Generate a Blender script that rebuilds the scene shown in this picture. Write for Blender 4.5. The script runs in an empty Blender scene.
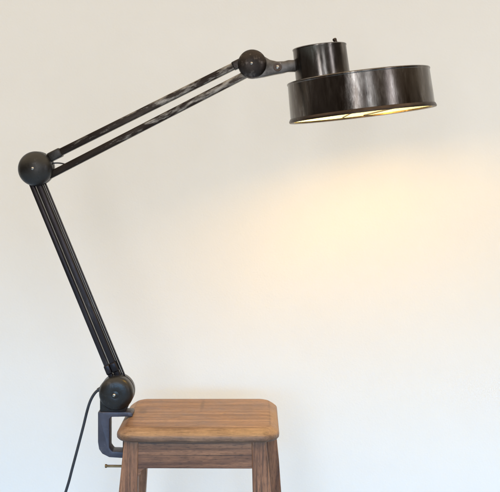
import bpy, bmesh, math, random
from mathutils import Vector, Matrix

S = bpy.context.scene
COL = S.collection
R = math.radians

# ------------------------------------------------------------------ camera, world, lamps, exposure
ZC = 1.05            # camera height above the floor (m)
D0 = 2.2             # camera to the plane of the lamp (m)
cd = bpy.data.cameras.new('camera')
cd.lens = 72; cd.sensor_width = 36; cd.shift_x = -0.010; cd.shift_y = -0.162
cd.clip_start = 0.05; cd.clip_end = 200
cam = bpy.data.objects.new('camera', cd); COL.objects.link(cam)
cam.location = (0, -D0, ZC); cam.rotation_euler = (R(90), 0, 0)
S.camera = cam

w = bpy.data.worlds.new('World'); S.world = w; w.use_nodes = True
bg = w.node_tree.nodes['Background']
# the room's light: bright above the eye line (ceiling and high windows), dim at eye level and below
wt = w.node_tree
wc = wt.nodes.new('ShaderNodeTexCoord'); wz = wt.nodes.new('ShaderNodeSeparateXYZ'); wm = wt.nodes.new('ShaderNodeMapRange')
wm.interpolation_type = 'SMOOTHSTEP'; wm.inputs['From Min'].default_value = 0.12; wm.inputs['From Max'].default_value = 0.62
wmix = wt.nodes.new('ShaderNodeMix'); wmix.data_type = 'RGBA'
wmix.inputs[6].default_value = (0.12, 0.10, 0.085, 1); wmix.inputs[7].default_value = (1.78, 1.47, 1.05, 1)
wt.links.new(wc.outputs['Generated'], wz.inputs[0]); wt.links.new(wz.outputs['Z'], wm.inputs[0])
wt.links.new(wm.outputs[0], wmix.inputs[0]); wt.links.new(wmix.outputs[2], bg.inputs[0])
bg.inputs[1].default_value = 1.0

def area(name, loc, target, sx, sy, power, color, spread=180):
    l = bpy.data.lights.new(name, 'AREA'); l.shape = 'RECTANGLE'; l.size = sx; l.size_y = sy
    l.energy = power; l.color = color; l.spread = R(spread)
    o = bpy.data.objects.new(name, l); COL.objects.link(o); o.location = loc
    o.rotation_euler = (Vector(target) - Vector(loc)).to_track_quat('-Z', 'Y').to_euler()
    return o
area('cool_fill_light', (-0.2, -2.6, 0.95), (-0.2, 0.6, -0.30), 4.4, 0.16, 9.0, (0.04, 0.47, 1.0), 42)  # added unseen cool strip, its spread cut to tint the lower wall
area('tall_window_light', (-0.62, -3.6, 1.45), (0.1, 0, 1.0), 0.46, 1.7, 22, (0.93, 0.96, 1.0))
area('second_window_light', (0.72, -3.6, 1.45), (0.2, 0, 1.0), 0.30, 1.7, 12, (0.86, 0.93, 1.0))
area('side_window_light', (2.6, -2.6, 1.45), (0.2, 0, 1.1), 0.34, 1.6, 15, (0.90, 0.92, 1.0))

S.view_settings.view_transform = 'Standard'; S.view_settings.look = 'None'
S.view_settings.exposure = 0.0; S.view_settings.gamma = 1.0

# ------------------------------------------------------------------ helpers
def P(px, py, y=0.0):
    """photo measurement -> point of the vertical plane at world depth y"""
    d = y + D0
    return Vector(((px - 255) / 1000 * d, y, ZC + (165 - py) / 1000 * d))
U = D0 / 1000        # metres per photo unit in the lamp's plane

def link(name, bm, mat, parent=None, loc=None, rot=None, smooth=40):
    bmesh.ops.recalc_face_normals(bm, faces=bm.faces)
    me = bpy.data.meshes.new(name); bm.to_mesh(me); bm.free()
    for p in me.polygons: p.use_smooth = True
    me.set_sharp_from_angle(angle=R(smooth))
    me.materials.append(mat)
    o = bpy.data.objects.new(name, me); COL.objects.link(o)
    if parent: o.parent = parent
    if loc is not None: o.location = loc
    if rot is not None: o.rotation_euler = rot
    return o

def empty(name, loc):
    o = bpy.data.objects.new(name, None); COL.objects.link(o); o.location = loc
    o.empty_display_size = 0.05
    return o

def lathe(bm, prof, segs=64, M=None, closed=False):
    """prof: (r, z) list turned about local z"""
    M = M or Matrix.Identity(4)
    rings = []
    for r, z in prof:
        if r < 1e-6: rings.append([bm.verts.new(M @ Vector((0, 0, z)))])
        else: rings.append([bm.verts.new(M @ Vector((r*math.cos(2*math.pi*k/segs), r*math.sin(2*math.pi*k/segs), z))) for k in range(segs)])
    pairs = list(zip(rings, rings[1:]))
    if closed: pairs.append((rings[-1], rings[0]))
    for a, b in pairs:
        for k in range(segs):
            k2 = (k + 1) % segs
            if len(a) == 1 and len(b) == 1: continue
            if len(a) == 1: bm.faces.new((a[0], b[k], b[k2]))
            elif len(b) == 1: bm.faces.new((a[k], a[k2], b[0]))
            else: bm.faces.new((a[k], a[k2], b[k2], b[k]))
    return bm

def bevel(bm, width, seg=2, edges=None):
    bmesh.ops.bevel(bm, geom=list(edges or bm.edges), offset=width, segments=seg, profile=0.5, affect='EDGES', clamp_overlap=True)
    return bm

def prism(pts, y0, y1, bev=0.0, seg=2):
    """outline of (x, z) points given depth along y"""
    bm = bmesh.new()
    a = [bm.verts.new((x, y0, z)) for x, z in pts]; b = [bm.verts.new((x, y1, z)) for x, z in pts]
    bm.faces.new(a); bm.faces.new(b[::-1])
    n = len(pts)
    for i in range(n): bm.faces.new((a[i], b[i], b[(i+1) % n], a[(i+1) % n]))
    bmesh.ops.recalc_face_normals(bm, faces=bm.faces)
    if bev: bevel(bm, bev, seg)
    return bm

def hexa(lo, hi, bev=0.0, seg=2):
    """box between two quads (lists of four corner points)"""
    bm = bmesh.new()
    a = [bm.verts.new(p) for p in lo]; b = [bm.verts.new(p) for p in hi]
    bm.faces.new(a[::-1]); bm.faces.new(b)
    for i in range(4): bm.faces.new((a[i], a[(i+1) % 4], b[(i+1) % 4], b[i]))
    bmesh.ops.recalc_face_normals(bm, faces=bm.faces)
    if bev: bevel(bm, bev, seg)
    return bm

def bar(length, wz, wy, bev):
    """bar along local x from 0, wz high and wy deep"""
    q = lambda x: [(x, -wy/2, -wz/2), (x, wy/2, -wz/2), (x, wy/2, wz/2), (x, -wy/2, wz/2)]
    return hexa(q(0), q(length), bev, 3)

def tube(bm, pts, rad, segs=12):
    pts = [Vector(p) for p in pts]; rings = []
    up = Vector((0, 1, 0.01))
    for i, p in enumerate(pts):
        t = (pts[min(i+1, len(pts)-1)] - pts[max(i-1, 0)]).normalized()
        n = t.cross(up)
        if n.length < 1e-3: n = t.cross(Vector((1, 0, 0)))
        n.normalize(); b = t.cross(n)
        rings.append([bm.verts.new(p + rad*(math.cos(2*math.pi*k/segs)*n + math.sin(2*math.pi*k/segs)*b)) for k in range(segs)])
    for a, b in zip(rings, rings[1:]):
        for k in range(segs): bm.faces.new((a[k], a[(k+1) % segs], b[(k+1) % segs], b[k]))
    bm.faces.new(rings[0][::-1]); bm.faces.new(rings[-1])
    return bm

def spline(ctrl, n=10):
    """Catmull-Rom through the control points"""
    c = [Vector(p) for p in ctrl]; c = [2*c[0]-c[1]] + c + [2*c[-1]-c[-2]]
    out = []
    for i in range(1, len(c)-2):
        p0, p1, p2, p3 = c[i-1:i+3]
        for k in range(n):
            t = k/n
            out.append(0.5*((2*p1) + (p2-p0)*t + (2*p0-5*p1+4*p2-p3)*t*t + (3*p1-p0-3*p2+p3)*t**3))
    out.append(c[-2]); return out

# ------------------------------------------------------------------ materials
class NT:
    def __init__(self, name):
        self.m = bpy.data.materials.new(name); self.m.use_nodes = True
        self.t = self.m.node_tree; self.b = self.t.nodes['Principled BSDF']
        self.tc = self.t.nodes.new('ShaderNodeTexCoord')
    def n(self, typ, **kw):
        x = self.t.nodes.new(typ)
        for k, v in kw.items(): setattr(x, k, v)
        return x
    def l(self, a, b): self.t.links.new(a, b)
    def noise(self, scale, detail=4, rough=0.55, stretch=(1, 1, 1), off=(0, 0, 0), dist=0.0):
        mp = self.n('ShaderNodeMapping'); mp.inputs['Scale'].default_value = stretch; mp.inputs['Location'].default_value = off
        oi = self.n('ShaderNodeObjectInfo'); sc = self.n('ShaderNodeVectorMath', operation='SCALE'); sc.inputs[0].default_value = (3.7, 9.1, 5.3)
        self.l(oi.outputs['Random'], sc.inputs['Scale'])          # no two pieces share the same marks
        ad = self.n('ShaderNodeVectorMath', operation='ADD'); self.l(self.tc.outputs['Object'], ad.inputs[0]); self.l(sc.outputs[0], ad.inputs[1])
        self.l(ad.outputs[0], mp.inputs[0])
        t = self.n('ShaderNodeTexNoise'); t.inputs['Scale'].default_value = scale; t.inputs['Detail'].default_value = detail
        t.inputs['Roughness'].default_value = rough; t.inputs['Distortion'].default_value = dist
        self.l(mp.outputs[0], t.inputs['Vector']); return t.outputs['Fac']
    def ramp(self, fac, stops):
        r = self.n('ShaderNodeValToRGB'); e = r.color_ramp.elements
        while len(e) < len(stops): e.new(0.5)
        for k, (p, c) in enumerate(stops):
            e[k].position = p; e[k].color = (*c, 1) if isinstance(c, tuple) else (c, c, c, 1)
        self.l(fac, r.inputs[0]); return r.outputs[0]
    def mix(self, fac, a, b, mode='MIX'):
        x = self.n('ShaderNodeMix', data_type='RGBA', blend_type=mode)
        for s, v in ((0, fac), (6, a), (7, b)):
            if isinstance(v, (int, float)): x.inputs[s].default_value = v
            elif isinstance(v, tuple): x.inputs[s].default_value = (*v, 1)
            else: self.l(v, x.inputs[s])
        return x.outputs[2]
    def bump(self, h, strength, dist=0.002):
        b = self.n('ShaderNodeBump'); b.inputs['Strength'].default_value = strength; b.inputs['Distance'].default_value = dist
        self.l(h, b.inputs['Height']); self.l(b.outputs[0], self.b.inputs['Normal'])

def metal(name, dark, mid, worn, metallic, r0, r1, stretch=(1, 1, 1), wear=(0.60, 0.78), scale=30, bump=0.15, along=0.0):
    t = NT(name)
    n1 = t.noise(scale*0.45, 5, 0.6, stretch)
    n2 = t.noise(scale*3, 6, 0.7, stretch, (3, 1, 7))
    n3 = t.noise(scale, 6, 0.65, stretch, (11, 5, 2))
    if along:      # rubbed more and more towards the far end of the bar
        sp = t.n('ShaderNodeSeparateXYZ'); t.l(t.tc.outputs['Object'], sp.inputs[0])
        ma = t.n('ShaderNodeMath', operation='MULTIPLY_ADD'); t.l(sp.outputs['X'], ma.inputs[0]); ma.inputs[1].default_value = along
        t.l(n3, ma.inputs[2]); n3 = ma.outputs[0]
    base = t.ramp(n1, [(0.35, dark), (0.68, mid)])
    base = t.mix(t.ramp(n3, [(wear[0], 0.0), (wear[1], 1.0)]), base, worn)
    t.l(base, t.b.inputs['Base Color'])
    t.b.inputs['Metallic'].default_value = metallic
    t.l(t.ramp(n2, [(0.3, r0), (0.7, r1)]), t.b.inputs['Roughness'])
    t.bump(n2, bump, 0.0006)
    return t.m

M_shade = metal('burnished_steel', (0.060, 0.047, 0.038), (0.165, 0.148, 0.136), (0.30, 0.285, 0.27), 1.0, 0.14, 0.28, (1, 1, 0.25), (0.55, 0.80), 38, 0.28)
M_house = metal('housing_steel', (0.080, 0.068, 0.058), (0.175, 0.158, 0.145), (0.32, 0.30, 0.285), 1.0, 0.14, 0.28, (1, 1, 0.25), (0.55, 0.80), 42, 0.28)
M_rim = metal('dark_rim_steel', (0.035, 0.026, 0.022), (0.08, 0.06, 0.05), (0.2, 0.16, 0.13), 1.0, 0.28, 0.45)
M_joint = metal('blackened_cast_iron', (0.0095, 0.0085, 0.008), (0.020, 0.0185, 0.018), (0.060, 0.058, 0.057), 0.25, 0.26, 0.40, wear=(0.58, 0.80), scale=55, bump=0.6)
M_headj = metal('worn_brown_iron', (0.014, 0.011, 0.010), (0.040, 0.030, 0.026), (0.17, 0.145, 0.13), 0.7, 0.26, 0.45, wear=(0.55, 0.75), scale=60, bump=0.6)
M_arm = metal('black_arm_steel', (0.016, 0.014, 0.017), (0.035, 0.030, 0.034), (0.16, 0.15, 0.15), 0.8, 0.26, 0.42, (0.12, 1, 1), (0.60, 0.80), 70, 0.3)
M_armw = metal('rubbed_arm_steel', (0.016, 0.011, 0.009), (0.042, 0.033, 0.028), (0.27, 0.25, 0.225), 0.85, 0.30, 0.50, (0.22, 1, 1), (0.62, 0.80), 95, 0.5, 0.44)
M_clamp = metal('blue_black_iron', (0.040, 0.039, 0.055), (0.082, 0.080, 0.105), (0.17, 0.165, 0.18), 0.35, 0.38, 0.55, wear=(0.58, 0.8), scale=40, bump=0.5)
M_brk = metal('bracket_steel', (0.05, 0.045, 0.042), (0.16, 0.15, 0.145), (0.36, 0.35, 0.34), 0.9, 0.28, 0.42, scale=70)
M_brass = metal('old_brass', (0.16, 0.10, 0.05), (0.30, 0.20, 0.10), (0.42, 0.31, 0.18), 0.9, 0.3, 0.5)
M_screw = metal('bright_screw_steel', (0.34, 0.33, 0.31), (0.5, 0.49, 0.47), (0.6, 0.6, 0.58), 1.0, 0.18, 0.3)

t = NT('white_enamel'); n = t.noise(9, 4)
t.l(t.ramp(n, [(0.3, (0.31, 0.40, 0.56)), (0.7, (0.36, 0.45, 0.61))]), t.b.inputs['Base Color'])
t.b.inputs['Roughness'].default_value = 0.38; M_enamel = t.m

t = NT('lit_bulb_glass'); t.b.inputs['Base Color'].default_value = (1, 0.95, 0.85, 1)
t.b.inputs['Emission Color'].default_value = (1.0, 0.56, 0.10, 1); t.b.inputs['Emission Strength'].default_value = 630; M_bulb = t.m

t = NT('dark_rubber'); n = t.noise(60, 3)
t.l(t.ramp(n, [(0.3, (0.022, 0.024, 0.03)), (0.7, (0.040, 0.043, 0.052))]), t.b.inputs['Base Color'])
t.b.inputs['Roughness'].default_value = 0.5; M_cord = t.m

def wood(name, axis, c0, c1, c2, c3, stain=None, rough=(0.38, 0.6), worn=False, dark=1.0):
    """old waxed timber with its grain along the given axis"""
    t = NT(name)
    st = {'x': (0.05, 1, 1), 'y': (1, 0.05, 1), 'z': (1, 1, 0.05)}[axis]
    st3 = {'x': (0.09, 1, 1), 'y': (1, 0.09, 1), 'z': (1, 1, 0.09)}[axis]
    st2 = {'x': (0.012, 1, 1), 'y': (1, 0.012, 1), 'z': (1, 1, 0.012)}[axis]
    broad = t.noise(52, 6, 0.66, st, (1, 2, 3), 0.8)
    fine = t.noise(380, 6, 0.75, st3, (4, 0, 1), 0.3)
    line = t.noise(190, 3, 0.6, st2, (8, 2, 5), 0.4)
    pore = t.noise(800, 2, 0.5, st3, (2, 7, 5))
    blot = t.noise(13, 5, 0.65, (1, 1, 1), (6, 3, 9))
    c = t.ramp(broad, [(0.30, c0), (0.44, c1), (0.57, c2), (0.70, c3)])
    c = t.mix(0.75, c, t.ramp(fine, [(0.30, 0.42), (0.62, 1.15)]), 'MULTIPLY')
    c = t.mix(0.80*dark, c, t.ramp(line, [(0.33, 0.22), (0.43, 1.0)]), 'MULTIPLY')
    c = t.mix(0.75, c, t.ramp(pore, [(0.30, 0.25), (0.42, 1.0)]), 'MULTIPLY')
    c = t.mix(0.60, c, t.ramp(blot, [(0.32, (0.56, 0.48, 0.42)), (0.62, (1.10, 1.06, 1.0))]), 'MULTIPLY')
    if worn:
        at = t.n('ShaderNodeAttribute', attribute_name='wear'); ag = t.n('ShaderNodeAttribute', attribute_name='grime_shade')
        wm_ = t.n('ShaderNodeMath', operation='MULTIPLY'); t.l(at.outputs['Fac'], wm_.inputs[0]); t.l(t.ramp(blot, [(0.36, 0.15), (0.60, 0.85)]), wm_.inputs[1])
        c = t.mix(wm_.outputs[0], c, t.mix(0.7, (0.36, 0.215, 0.108), t.ramp(fine, [(0.30, 0.5), (0.62, 1.1)]), 'MULTIPLY'))
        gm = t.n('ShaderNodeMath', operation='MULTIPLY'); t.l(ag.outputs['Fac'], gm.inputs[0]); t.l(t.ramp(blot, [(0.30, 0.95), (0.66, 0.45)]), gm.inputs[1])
        c = t.mix(gm.outputs[0], c, (0.050, 0.024, 0.015))  # groove dirt, and painted shade along the lower edge
    if stain:
        for (sx, sy, rx, ry, k) in stain:
            mp = t.n('ShaderNodeMapping'); mp.inputs['Location'].default_value = (-sx/rx, -sy/ry, 0); mp.inputs['Scale'].default_value = (1/rx, 1/ry, 0)
            t.l(t.tc.outputs['Object'], mp.inputs[0])
            wob = t.n('ShaderNodeTexNoise'); wob.inputs['Scale'].default_value = 60; t.l(t.tc.outputs['Object'], wob.inputs['Vector'])
            add = t.n('ShaderNodeVectorMath', operation='ADD'); t.l(mp.outputs[0], add.inputs[0]); t.l(wob.outputs['Color'], add.inputs[1])
            sub = t.n('ShaderNodeVectorMath', operation='SUBTRACT'); t.l(add.outputs[0], sub.inputs[0]); sub.inputs[1].default_value = (0.5, 0.5, 0.5)
            fl = t.n('ShaderNodeVectorMath', operation='MULTIPLY'); t.l(sub.outputs[0], fl.inputs[0]); fl.inputs[1].default_value = (1, 1, 0)
            ln = t.n('ShaderNodeVectorMath', operation='LENGTH'); t.l(fl.outputs[0], ln.inputs[0])
            c = t.mix(t.ramp(ln.outputs['Value'], [(0.35, k), (1.0, 0.0)]), c, (0.11, 0.066, 0.040))
    t.l(c, t.b.inputs['Base Color'])
    t.l(t.ramp(blot, [(0.3, rough[0]), (0.7, rough[1])]), t.b.inputs['Roughness'])
    t.bump(t.mix(0.5, fine, line), 0.5, 0.0014)
    return t.m

TOP = ((0.155, 0.078, 0.042), (0.25, 0.137, 0.076), (0.335, 0.196, 0.116), (0.42, 0.262, 0.168))
LEG = ((0.115, 0.048, 0.025), (0.230, 0.106, 0.054), (0.335, 0.160, 0.084), (0.44, 0.230, 0.130))
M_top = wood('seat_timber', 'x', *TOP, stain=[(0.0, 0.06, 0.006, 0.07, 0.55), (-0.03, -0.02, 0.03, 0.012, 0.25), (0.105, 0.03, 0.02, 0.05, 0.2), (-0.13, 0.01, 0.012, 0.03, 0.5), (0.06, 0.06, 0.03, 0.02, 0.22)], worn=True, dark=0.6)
M_legz = wood('leg_timber', 'z', *LEG)
M_railx = wood('rail_timber', 'x', *LEG)
M_raily = wood('side_rail_timber', 'y', *LEG)

t = NT('painted_plaster')
n1 = t.noise(1.6, 5, 0.6); n2 = t.noise(240, 3, 0.6); n3 = t.noise(14, 5, 0.65)
c = t.mix(0.5, t.ramp(n1, [(0.3, (0.82, 0.81, 0.79)), (0.7, (0.845, 0.835, 0.815))]), t.ramp(n3, [(0.3, (0.82, 0.81, 0.79)), (0.7, (0.845, 0.835, 0.815))]))
t.l(c, t.b.inputs['Base Color']); t.b.inputs['Roughness'].default_value = 0.75
t.bump(t.mix(0.45, n2, n3), 0.20, 0.003); M_wall = t.m

t = NT('pale_floor'); n = t.noise(3, 5)
t.l(t.ramp(n, [(0.3, (0.30, 0.43, 0.60)), (0.7, (0.34, 0.47, 0.64))]), t.b.inputs['Base Color'])
t.b.inputs['Roughness'].default_value = 0.6; M_floor = t.m

# ------------------------------------------------------------------ setting
WY = 0.60            # the wall behind
def sheet(name, mat, corners):
    bm = bmesh.new(); bm.faces.new([bm.verts.new(c) for c in corners])
    o = link(name, bm, mat); o['kind'] = 'structure'; return o
sheet('floor', M_floor, [(-4, -5, 0), (4, -5, 0), (4, WY, 0), (-4, WY, 0)])
bm = prism([(-4, 0.001), (4, 0.001), (4, 3.0), (-4, 3.0)], WY, WY + 0.12)
wall = link('wall', bm, M_wall); wall['kind'] = 'structure'

# ------------------------------------------------------------------ stool
SZ = ZC - 0.55                                       # height of the seat's top
SX0, SX1 = (114.5-255)*0.00208, (279.7-255)*0.00208
SY0, SY1 = 2.078 - D0, 2.374 - D0
SCX, SCY = (SX0+SX1)/2, (SY0+SY1)/2
stool = empty('stool', (SCX, SCY, 0))
stool['label'] = 'old wooden stool with a worn rounded seat, the lamp clamped to its edge'
stool['category'] = 'stool'

def rr(hx, hy, rad, n=9):
    out = []
    for cx, cy, a0 in ((1, 1, 0), (-1, 1, 90), (-1, -1, 180), (1, -1, 270)):
        for k in range(n+1):
            a = R(a0 + 90*k/n); out.append((cx*(hx-rad) + rad*math.cos(a), cy*(hy-rad) + rad*math.sin(a)))
    return out
bm = bmesh.new(); HX, HY, TH = (SX1-SX0)/2, (SY1-SY0)/2, 0.029
rad0 = 0.040
# (inset, height, wear of the edge, dirt plus contact shade painted at the bottom)
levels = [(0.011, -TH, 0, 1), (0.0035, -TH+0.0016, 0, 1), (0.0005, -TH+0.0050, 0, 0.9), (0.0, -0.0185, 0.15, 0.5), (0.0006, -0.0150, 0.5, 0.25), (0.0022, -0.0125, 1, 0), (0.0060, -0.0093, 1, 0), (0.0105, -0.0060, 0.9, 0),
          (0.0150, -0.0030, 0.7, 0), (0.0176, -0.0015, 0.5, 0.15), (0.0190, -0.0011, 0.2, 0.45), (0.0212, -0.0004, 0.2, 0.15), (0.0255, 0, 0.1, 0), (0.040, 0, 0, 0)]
rings = []; wear = bm.verts.layers.float.new('wear'); grime_shade = bm.verts.layers.float.new('grime_shade')
for ins, z, wv, gv in levels:
    pts = rr(HX-ins, HY-ins, max(rad0-ins*0.8, 0.006))
    ring = [bm.verts.new((x, y, z)) for x, y in pts]
    for v in ring: v[wear] = wv; v[grime_shade] = gv
    rings.append(ring)
for a, b in zip(rings, rings[1:]):
    for k in range(len(a)): bm.faces.new((a[k], a[(k+1) % len(a)], b[(k+1) % len(a)], b[k]))
bm.faces.new(rings[0][::-1]); bm.faces.new(rings[-1])
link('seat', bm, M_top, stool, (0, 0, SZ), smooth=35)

ztop = SZ - TH + 0.0015
def sx(px, d): return (px-255)/1000*d - SCX
# front and rear legs: outer and inner edges run down at their own slopes, the flare stops below the rails
def leg(xo_t, xi_t, sgn, yf, depth, back):
    """sgn -1 left, +1 right; the outer edge splays more than the inner one near the top"""
    h1, h2 = 0.115, ztop
    rows = []
    for h, o, i in ((0.0, 0.0, 0.0), (h1, 0.0115, 0.0030), (h2, 0.0115+0.07*(h2-h1), 0.003+0.066*(h2-h1))):
        xo = xo_t + sgn*o; xi = xi_t + sgn*i
        ys = (0.02*h if back else -0.02*h)
        q = [(xo, yf+ys), (xi, yf+ys), (xi, yf+depth+ys), (xo, yf+depth+ys)]
        if sgn > 0: q = [q[1], q[0], q[3], q[2]]
        rows.append([Vector((x, y, ztop-h)) for x, y in q])
    bm = bmesh.new(); V = [[bm.verts.new(p) for p in r] for r in rows]
    bm.faces.new(V[0]); bm.faces.new(V[-1][::-1])
    for a, b in zip(V, V[1:]):
        for k in range(4): bm.faces.new((a[k], b[k], b[(k+1) % 4], a[(k+1) % 4]))
    bmesh.ops.recalc_face_normals(bm, faces=bm.faces)
    es = [e for e in bm.edges if abs((e.verts[0].co-e.verts[1].co).normalized().z) > 0.5]
    bevel(bm, 0.0028, 3, es)
    return link('leg', bm, M_legz, stool)
YF = SY0 + 0.020 - SCY; LD = 0.032; DF = 2.092
YB = SY1 - 0.014 - LD - SCY; DB = D0 + SCY + YB
LFo, LFi = sx(123.6, DF), sx(138.3, DF)
RFi, RFo = sx(251.3, DF), sx(265.8, DF)
LBo, LBi = sx(135.5, DB), sx(148.2, DB)
RBi, RBo = sx(262.0, DB), sx(274.2, DB)
leg(LFo, LFi, -1, YF, LD, False); leg(RFo, RFi, 1, YF, LD, False)
leg(LBo, LBi, -1, YB, LD, True); leg(RBo, RBi, 1, YB, LD, True)

def apron_x(xa, xb, yf, th, bracket):
    """rail with a curved bracket at each end; ends butt against the legs"""
    h = 0.0595; zt = 0.0; g = 0.0006
    pts = [(xa-0.004, zt), (xb+0.004, zt)]
    pts += [(xb+0.004, -h-0.0004), (xb-0.004, -h-0.0008)]
    n = 8; r = 0.014*(bracket > 0)
    pts += [(xa+g+0.022, -h)]
    for k in range(1, n+1):
        a = k/n*math.pi/2; pts.append((xa+0.0165 - 0.0155*math.sin(a), -h - 0.0165*(1-math.cos(a))))
    pts += [(xa-0.004, -h-0.0165)]
    return prism([(x, ztop+z) for x, z in pts], yf, yf+th, 0.0009, 1)
link('apron', apron_x(LFi+0.001, RFi, YF+0.0012, 0.020, 0.006), M_railx, stool)
link('apron', apron_x(LBi, RBi, YB+LD-0.0212, 0.020, 0.0), M_railx, stool)
def apron_y(xf, xb):
    th, h = 0.011, 0.058
    q = lambda z: [(xf-th/2, YF+LD+0.0005, z), (xf+th/2, YF+LD+0.0005, z), (xb+th/2, YB-0.0005, z), (xb-th/2, YB-0.0005, z)]
    return hexa(q(ztop-h), q(ztop), 0.001, 1)
link('apron', apron_y((LFo+LFi)/2+0.004, (LBo+LBi)/2+0.004), M_raily, stool)
link('apron', apron_y((RFo+RFi)/2, RBi+0.0075), M_raily, stool)

# ------------------------------------------------------------------ lamp
B = P(117.3, 391.5)                                   # base joint
lamp = empty('desk_lamp', (B.x, 0, SZ))
lamp['label'] = 'black industrial articulated lamp with round burnished shade, lit, clamped to the stool'
lamp['category'] = 'lamp'
O = Vector(lamp.location)
def L(px, py, y=0.0): return P(px, py, y) - O
RY = Matrix.Rotation(R(90), 4, 'X')                   # lathe z -> -y (towards the viewer)

def knurl_joint(c, rad, half, dome, mat, name='joint'):
    prof = []
    n = 12
    top = []
    for k in range(n+1):
        a = k/n*math.pi/2
        top.append((rad*math.sin(a)**0.9 if k else 0, half*0.45 + (dome)*math.cos(a)))
    prof = top + [(rad*0.995, half*0.3), (rad*0.955, half*0.22), (rad*0.955, half*0.10), (rad*0.995, half*0.02)]
    prof += [(rad*0.995, -half*0.3)] + [(r, -z) for r, z in reversed(top)]
    bm = lathe(bmesh.new(), prof, 72, RY)
    return link(name, bm, mat, lamp, c, smooth=32)

def drum_joint(c, rad, half, mat):
    f = [(0, half), (rad*0.16, half), (rad*0.19, half-0.0005), (rad*0.24, half-0.0005), (rad*0.27, half-0.0002), (rad*0.66, half-0.0020), (rad*0.84, half-0.0045), (rad*0.94, half-0.0085), (rad*0.985, half-0.0130), (rad, half-0.0180)]
    prof = f + [(rad, 0.0035), (rad*0.955, 0.0028), (rad*0.955, -0.0028), (rad, -0.0035)] + [(r, -z) for r, z in reversed(f)]
    return link('joint', lathe(bmesh.new(), prof, 72, RY), mat, lamp, c, smooth=32)

def screw(c, r, parent, mat=M_screw, slot=True, h=0.003):
    """slotted round-head screw looking at the viewer; c is in the lamp's space"""
    prof = [(0, h), (r*0.6, h*0.93), (r*0.9, h*0.6), (r, 0), (r, -0.004), (0, -0.004)]
    bm = lathe(bmesh.new(), prof, 24, RY)
    o = link('screw', bm, mat, parent); o.location = c - Vector(parent.location)
    if slot:
        q = lambda z: [(-r*0.82, -h-0.0003, z), (r*0.82, -h-0.0003, z), (r*0.82, -h*0.55, z), (-r*0.82, -h*0.55, z)]
        sb = hexa(q(-r*0.11), q(r*0.11)); bmesh.ops.rotate(sb, verts=sb.verts, cent=(0, 0, 0), matrix=Matrix.Rotation(R(28), 3, 'Y'))
        me = bpy.data.meshes.new('slot'); sb.to_mesh(me); sb.free(); me.materials.append(M_rim)
        tmp = bmesh.new(); tmp.from_mesh(o.data); k = len(tmp.faces); tmp.from_mesh(me); tmp.faces.ensure_lookup_table()
        for f in tmp.faces[k:]: f.material_index = 1
        tmp.to_mesh(o.data); tmp.free(); o.data.materials.append(M_rim); bpy.data.meshes.remove(me)
    return o

# clamp: C-shaped casting, its spine left of the seat, jaws above and below it
cl = [(99.2, 410.0), (132.0, 410.0), (133.6, 411.6), (133.6, 414.6), (112.6, 415.0), (110.6, 417.0), (110.6, 445.5), (113.5, 449.3), (129.5, 449.8), (129.5, 456.2),
      (110.5, 455.0), (103.5, 451.5), (100.3, 447.0), (99.2, 440)]
cz = (SZ + 0.0005) - P(0, 414.8).z                    # jaw lies on the seat
pts = []
for px, py in cl:
    v = L(px, py); pts.append((v.x, v.z + cz))
bm = prism(pts, -0.019, 0.019, 0.0018, 3)
clamp = link('clamp', bm, M_clamp, lamp)
xs = L(124.5, 0).x; zj = pts[8][1]
under = -TH
prof = [(0, under-0.0003), (0.0075, under-0.0003), (0.0075, under-0.0035), (0.0038, under-0.005), (0.0038, -0.126), (0.0058, -0.127), (0.0058, -0.139), (0.0, -0.140)]
link('clamp_screw', lathe(bmesh.new(), prof, 20, Matrix.Translation((xs, 0, 0))), M_brk, clamp)
hb = L(0, 466).z
bm = tube(bmesh.new(), [(xs-0.040, -0.004, hb+0.001), (xs+0.036, 0.004, hb-0.002)], 0.0029, 10)
lathe(bm, [(0, -0.003), (0.0042, -0.002), (0.0042, 0.002), (0, 0.003)], 10, Matrix.Translation((xs-0.040, -0.004, hb+0.001)) @ Matrix.Rotation(R(90), 4, 'Y'))
link('screw_handle', bm, M_brass, clamp)

# base joint and its foot
foot = [(101.0, 384), (101.0, 410.2), (126.5, 410.2), (129.5, 404), (126, 392), (117, 384)]
bm = prism([(L(x, y).x, L(x, y).z + cz*0) for x, y in foot], -0.017, 0.017, 0.002, 2)
link('joint_foot', bm, M_joint, lamp)
j0 = drum_joint(L(117.3, 391.5), 17.1*U, 0.034, M_joint)
screw(L(116.3, 391.8) + Vector((0, -0.0345, 0)), 0.0040, j0)

# elbow and head joints
j1 = knurl_joint(L(36.6, 168.6), 17.3*U, 0.026, 0.024, M_joint)
screw(L(36.2, 168.4) + Vector((0, -0.0352, 0)), 0.0036, j1)
j2 = knurl_joint(L(252.2, 64.2), 14.3*U, 0.024, 0.014, M_headj)
screw(L(251.6, 64.4) + Vector((0, -0.0243, 0)), 0.0036, j2)

def arm_bar(p, q, wz, wy, mat, y=0.0, bev=0.0024):
    a, b = L(*p, y), L(*q, y); d = b - a
    o = link('arm_bar', bar(d.length, wz, wy, bev), mat, lamp, a)
    o.rotation_euler = (0, -math.atan2(d.z, d.x), 0)
    return o
def lug(parent, x0, x1, wz, wy, mat):
    q = lambda x: [(x, -wy/2, -wz/2), (x, wy/2, -wz/2), (x, wy/2, wz/2), (x, -wy/2, wz/2)]
    return link('end_lug', hexa(q(x0), q(x1), 0.003, 3), mat, parent)
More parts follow.
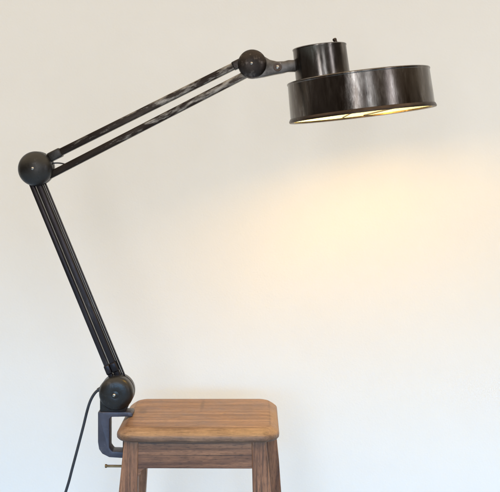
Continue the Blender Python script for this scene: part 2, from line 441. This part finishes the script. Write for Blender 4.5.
# lower arm: two square bars side by side
def off(p, q, s):
    d = Vector((q[0]-p[0], q[1]-p[1])).normalized(); n = Vector((-d.y, d.x))
    return (p[0]+n.x*s, p[1]+n.y*s), (q[0]+n.x*s, q[1]+n.y*s)
for s, wd, dp, yy in ((5.4, 4.9, 0.016, 0), (-1.0, 5.7, 0.016, 0), (-5.2, 1.3, 0.004, 0.006), (-7.2, 1.6, 0.008, 0.006)):
    p, q = off((32.8, 172.0), (121.2, 386.0), s)
    b = arm_bar(p, q, wd*U, dp, M_arm, yy, bev=min(0.0026, dp*0.3, wd*U*0.3))
    ln = (Vector(q)-Vector(p)).length*U
    if wd > 3: lug(b, ln-0.056, ln-0.034, wd*U+0.0022, 0.022, M_arm)
# upper arm: two bars well apart
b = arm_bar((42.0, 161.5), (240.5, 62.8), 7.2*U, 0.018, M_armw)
ln = math.hypot(198.5, 98.7)*U
lug(b, 0.018, 0.048, 9.3*U, 0.022, M_joint); lug(b, ln-0.019, ln+0.004, 8.6*U, 0.022, M_headj)
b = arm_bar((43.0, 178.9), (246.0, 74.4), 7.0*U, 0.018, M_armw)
# short loop of wire between elbow and the lower bar
bm = tube(bmesh.new(), [L(x, y, yy) for x, y, yy in [(50, 162.5, 0.0)] + []] + spline([L(52, 163.3, 0.0), L(58, 163.0, 0), L(64, 163.9, 0), L(69, 166.5, 0)], 5), 0.0016, 8)
link('wire', bm, M_cord, lamp)

# bracket between the head joint and the housing
br = [(256, 52.5), (263, 56.0), (270, 60.2), (277, 61.8), (284, 61.6), (288, 60.4), (297, 60.2), (297, 71.6), (288, 71.8), (283, 73.2), (274, 74.8), (264, 77.0), (255, 78.5)]
bm = prism([(L(x, y).x, L(x, y).z) for x, y in br], -0.011, 0.011, 0.0018, 2)
brk = link('bracket', bm, M_brk, lamp)
prof = [(0.0040, 0.0016), (0.0088, 0.0016), (0.0092, 0.0), (0.0092, -0.004), (0.0040, -0.004)]
link('washer', lathe(bmesh.new(), prof, 28, RY, True), M_rim, brk, L(277.5, 67.6) + Vector((0, -0.0112, 0)))
screw(L(277.5, 67.6) + Vector((0, -0.0118, 0)), 0.0046, brk)

# head: everything below is in the tilted frame of the shade
TILT = R(6.7)
HC = L(362.6, 115.2)
def head(name, bm, mat, parent, smooth=35):
    """place a mesh built in the head's frame"""
    T = Matrix.Translation(HC) @ Matrix.Rotation(-TILT, 4, 'Y')
    if parent is lamp:
        o = link(name, bm, mat, lamp, smooth=smooth); o.matrix_local = T
    else:
        o = link(name, bm, mat, parent, smooth=smooth)
    return o
Rb = 0.1585
prof = [(Rb-0.0030, 0.006), (Rb, 0.006), (Rb-0.0006, 0.030), (Rb-0.0018, 0.062), (Rb-0.0024, 0.0822), (Rb-0.0012, 0.0836), (Rb-0.0010, 0.0858), (Rb-0.0022, 0.0874), (Rb-0.0050, 0.0880),
        (0.10, 0.0890), (0.0, 0.0895), (0.0, 0.0865), (0.10, 0.0860), (Rb-0.0095, 0.0846), (Rb-0.0060, 0.0800)]
shade = head('lamp_shade', lathe(bmesh.new(), prof, 128, None, False), M_shade, lamp)
prof = [(Rb-0.0065, 0.0012), (Rb+0.0026, 0.0), (Rb+0.0036, 0.0012), (Rb+0.0036, 0.0040), (Rb+0.0022, 0.0066), (Rb+0.0012, 0.0088), (Rb+0.0004, 0.0092), (Rb+0.0003, 0.0056), (Rb-0.0065, 0.0040)]
head('rim', lathe(bmesh.new(), prof, 128, None, True), M_rim, shade)
prof = [(Rb-0.0046, 0.0046), (Rb-0.0060, 0.030), (Rb-0.0080, 0.060), (Rb-0.016, 0.076), (Rb-0.04, 0.0815), (0, 0.083)]
head('reflector', lathe(bmesh.new(), prof, 96), M_enamel, shade, 60)
for a, b in (((-0.030, -0.158), (-0.030, 0.158)), ((0.078, -0.137), (0.02, 0.156))):
    bm = tube(bmesh.new(), [(a[0], a[1], 0.0055), (b[0], b[1], 0.0055)], 0.0017, 8)
    head('guard_wire', bm, M_rim, shade)
HXo = -0.0770; HR = 0.0600
Th = Matrix.Translation((HXo, 0, 0))
prof = [(0, 0.0885), (HR+0.0012, 0.0885), (HR+0.0012, 0.0915), (HR, 0.0925), (HR-0.0012, 0.156), (HR-0.0004, 0.158), (HR-0.0004, 0.1605), (HR-0.003, 0.1622), (HR-0.006, 0.1615), (0, 0.1622)]
housing = head('lamp_housing', lathe(bmesh.new(), prof, 96, Th), M_house, lamp)
Tk = Matrix.Translation((HXo+0.037, -0.012, 0.1612)) @ Matrix.Rotation(R(-16), 4, 'Y')
prof = [(0, 0), (0.0062, 0), (0.0062, 0.003), (0.0042, 0.0035), (0.0040, 0.008), (0.0048, 0.0088), (0.0046, 0.0118), (0.003, 0.0135), (0, 0.0138)]
head('switch_knob', lathe(bmesh.new(), prof, 20, Tk), M_rim, housing)
BX = -0.093
Tb = Matrix.Translation((BX, 0, 0))
prof = [(0, 0.0825), (0.019, 0.0825), (0.019, 0.074), (0.015, 0.0725), (0.0, 0.072)]
head('bulb_socket', lathe(bmesh.new(), prof, 28, Tb), M_rim, shade)
prof = [(0.0, 0.073), (0.009, 0.0725), (0.0095, 0.056), (0.0100, 0.048), (0.0128, 0.041), (0.0138, 0.035), (0.0134, 0.029), (0.0115, 0.024), (0.008, 0.0205), (0.004, 0.0190), (0, 0.0185)]
head('bulb', lathe(bmesh.new(), prof, 32, Tb), M_bulb, shade, 60)

# cord from the base joint to the floor
ctrl = [L(108, 386.5, 0.012), L(101, 388.5, 0.014), L(95.5, 392.5, 0.015), L(90.8, 400, 0.016), L(87.4, 410, 0.018), L(83.2, 427, 0.020), L(78.0, 447, 0.022), L(72.4, 468, 0.024), L(66.0, 491, 0.028)]
end = ctrl[-1]
ctrl += [end + Vector((-0.045, 0.01, -0.13)), Vector((end.x-0.085, 0.05, 0.09-O.z)), Vector((end.x-0.13, 0.07, 0.012-O.z)), Vector((end.x-0.24, 0.10, 0.004-O.z)), Vector((end.x-0.5, 0.2, 0.004-O.z))]
link('cord', tube(bmesh.new(), spline(ctrl, 8), 0.0031, 12), M_cord, lamp)

a, b2 = L(101.5, 388.2, 0.014), L(95.0, 393.0, 0.015)
link('strain_relief', tube(bmesh.new(), spline([L(104, 387.4, 0.0135), a, L(98.0, 390.3, 0.0145)], 6), 0.0046, 14), M_cord, lamp)
